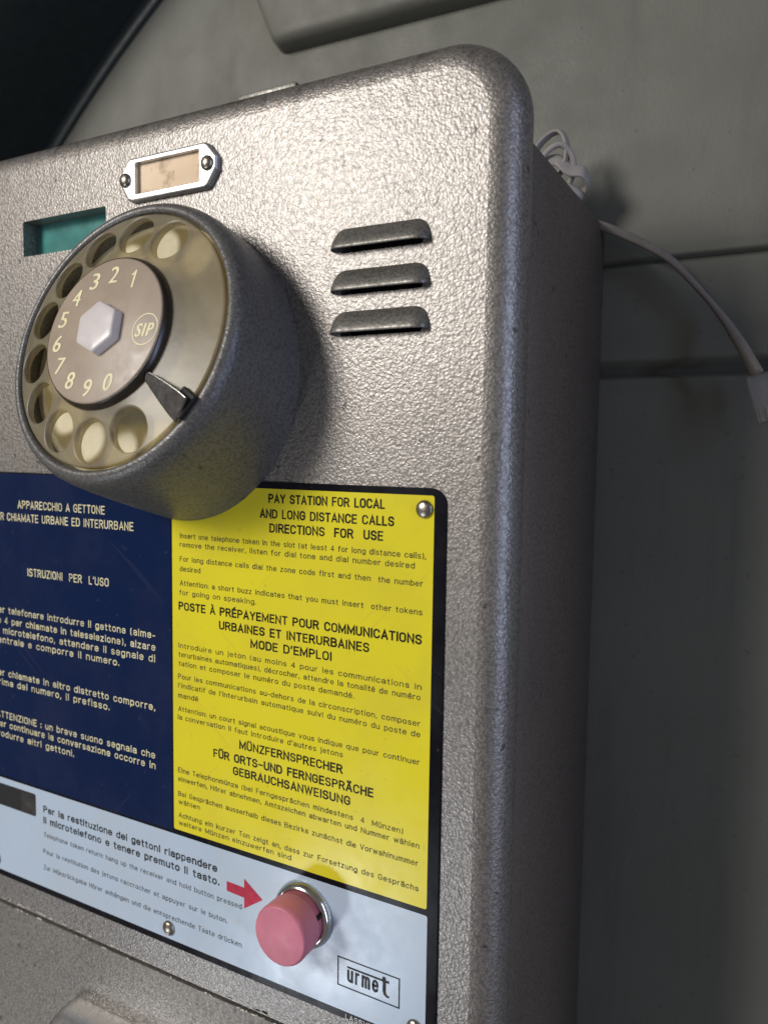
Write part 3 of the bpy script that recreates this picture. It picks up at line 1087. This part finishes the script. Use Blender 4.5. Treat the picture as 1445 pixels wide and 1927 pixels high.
# six-sided hub cap with a slightly domed face
bm = bmesh.new()
def hexr(r, k, n=12):
    """points of a hexagon with softened corners"""
    pts = []
    for c in range(6):
        a = math.radians(95 + 60 * c)
        for i in range(n):
            t = (i / n - 0.5) * math.radians(60) + a
            d = r * math.cos(math.radians(30)) / math.cos(math.radians(30) - abs(t - a))
            pts.append((min(d, r * k) * math.cos(t), min(d, r * k) * math.sin(t)))
    return pts
prev = None
rings = []
for r, s, k in ((6.25, 25.9, 0.985), (6.15, 27.6, 0.98), (5.95, 27.95, 0.975), (5.6, 28.08, 0.97), (4.0, 28.2, 0.95), (2.0, 28.28, 0.93)):
    rings.append([bm.verts.new(dp(x, y, s)) for x, y in hexr(r, k)])
top = bm.verts.new(dp(0, 0, 28.3))
for a, b in zip(rings, rings[1:]):
    for i in range(len(a)):
        bm.faces.new((a[i], a[(i + 1) % len(a)], b[(i + 1) % len(a)], b[i]))
for i in range(len(rings[-1])):
    bm.faces.new((rings[-1][i], rings[-1][(i + 1) % len(rings[-1])], top))
obj("hub_cap", bm, hub_mat, disc, angle=25)

# finger stop: tapering chromed strip from the rim towards the disc
bm = bmesh.new()
ang = math.radians(-35.5)
ca, sa = math.cos(ang), math.sin(ang)
prof = [(18.3, 0.0), (18.45, 0.75), (19.0, 1.15), (22, 1.75), (25.5, 2.35), (28.5, 2.75), (31.2, 2.9)]
tops, bots = [], []
for sgn in (1, -1):
    seq = prof if sgn == 1 else prof[:0:-1]
    for r, w in seq:
        q = (r * ca - sgn * w * sa, r * sa + sgn * w * ca)
        tops.append(bm.verts.new(dp(q[0], q[1], 25.3 - 0.10 * (r - 18) + 0.30 * sgn * w)))
        bots.append(bm.verts.new(dp(q[0], q[1], 24.7 - 0.10 * (r - 18) + 0.30 * sgn * w)))
n = len(tops)
bm.faces.new(tops)
bm.faces.new(bots[::-1])
for i in range(n):
    bm.faces.new((tops[i], tops[(i + 1) % n], bots[(i + 1) % n], bots[i]))
fs = obj("finger_stop", bm, plain("dark_polished_steel", (0.24, 0.235, 0.23), 0.25, 1.0, var=0.25).m, housing, smooth=False)
bevel(fs, 0.28, 3)

# ================================================================== cables
bm = bmesh.new()
path = smooth_path([(60, 70, 84), (74, 74, 77.5), (82, 76, 73.5), (88.7, 75, 70.0), (97.5, 74.5, 65.3), (105.9, 74.5, 59.5), (112.3, 74.8, 52.4), (118.5, 75.2, 44.7), (123.4, 75.3, 37.3), (128.3, 74.2, 28.4)], 8)
L = len(path)
tw = [max(0.0, (i / L - 0.55)) * 2.6 for i in range(L)]
wid = [1.5 - 0.65 * min(1.0, max(0.0, i / L - 0.35) / 0.35) + 1.0 * max(0.0, i / L - 0.72) / 0.28 for i in range(L)]
sweep(bm, path, wid, 0.75, side=Vector((0, 0.5, 1)), twist=tw)
cord = thing("telephone_cord", "flat grey telephone cord hanging from the phone's back to a clear plug", "cord", (128.3, 74.2, 28.4))
obj("cord", bm, cable_mat, cord, angle=60)
# clear modular plug at its end
bm = bmesh.new()
d = Vector((2.4, -0.4, -8.2)).normalized()
s = Vector((0.96, 0.1, 0.26))
s = (s - d * s.dot(d)).normalized()
t = d.cross(s)
o0 = Vector((128.9, 74.0, 28.6))
def pbox(bm, a0, a1, b0, b1, c0, c1):
    vs = [bm.verts.new(o0 + d * a + s * b + t * c) for a in (a0, a1) for b in (b0, b1) for c in (c0, c1)]
    for q in ((0, 1, 3, 2), (4, 6, 7, 5), (0, 4, 5, 1), (2, 3, 7, 6), (0, 2, 6, 4), (1, 5, 7, 3)):
        bm.faces.new([vs[i] for i in q])
pbox(bm, 0.2, 12.5, -3.6, 3.6, -2.4, 2.4)
plug = bevel(obj("plug", bm, clear_mat, cord), 0.4)
bm = bmesh.new()
pbox(bm, 1.0, 9.5, -1.3, 1.3, -3.9, -3.3)
bevel(obj("latch", bm, clear_mat, plug), 0.2)
bm = bmesh.new()
for k in range(4):
    pbox(bm, 8.5, 12.2, -2.6 + 1.5 * k, -2.0 + 1.5 * k, -1.4, 1.6)
obj("contacts", bm, steel, plug, smooth=False)

bm = bmesh.new()
def turn(pts, a, b, **k):
    sweep(bm, smooth_path(pts, 8), a, b, **k)
turn([(52, 60, 76), (66, 62, 83), (73.5, 63, 91.5), (77.5, 63.5, 93.5), (79.6, 64, 91), (79.8, 64.5, 86.5), (77.5, 65, 82.8), (73, 66, 80)], 2.1, 0.7, side=Vector((0, 1, 0.2)))
turn([(64, 62, 79), (72, 62, 84.5), (77.5, 63, 86), (81, 63.5, 83.0), (84.5, 64.5, 82.2), (84.5, 68, 79.5), (78, 71, 77), (66, 72, 75)], 2.1, 0.7, side=Vector((0, 0.6, 1)))
turn([(60, 66, 76), (70, 67, 80), (77, 66, 80.2), (81.5, 65.5, 78.6), (83, 67.5, 76.5), (76, 71, 74.5)], 1.3, 0.7, side=Vector((0, 0.6, 1)))
turn([(70, 60, 74), (74, 61, 86), (78.5, 62, 89.5), (81.5, 64, 86.5), (81.0, 66, 82), (77, 68, 77), (72, 70, 73)], 0.8, 0.8, side=Vector((0, 1, 0.3)))
o = obj("cable_bundle", bm, bundle_mat, None, angle=60)
o["label"] = "looped bundle of flat white cable lying on top of the phone body behind the cover"
o["category"] = "cable"
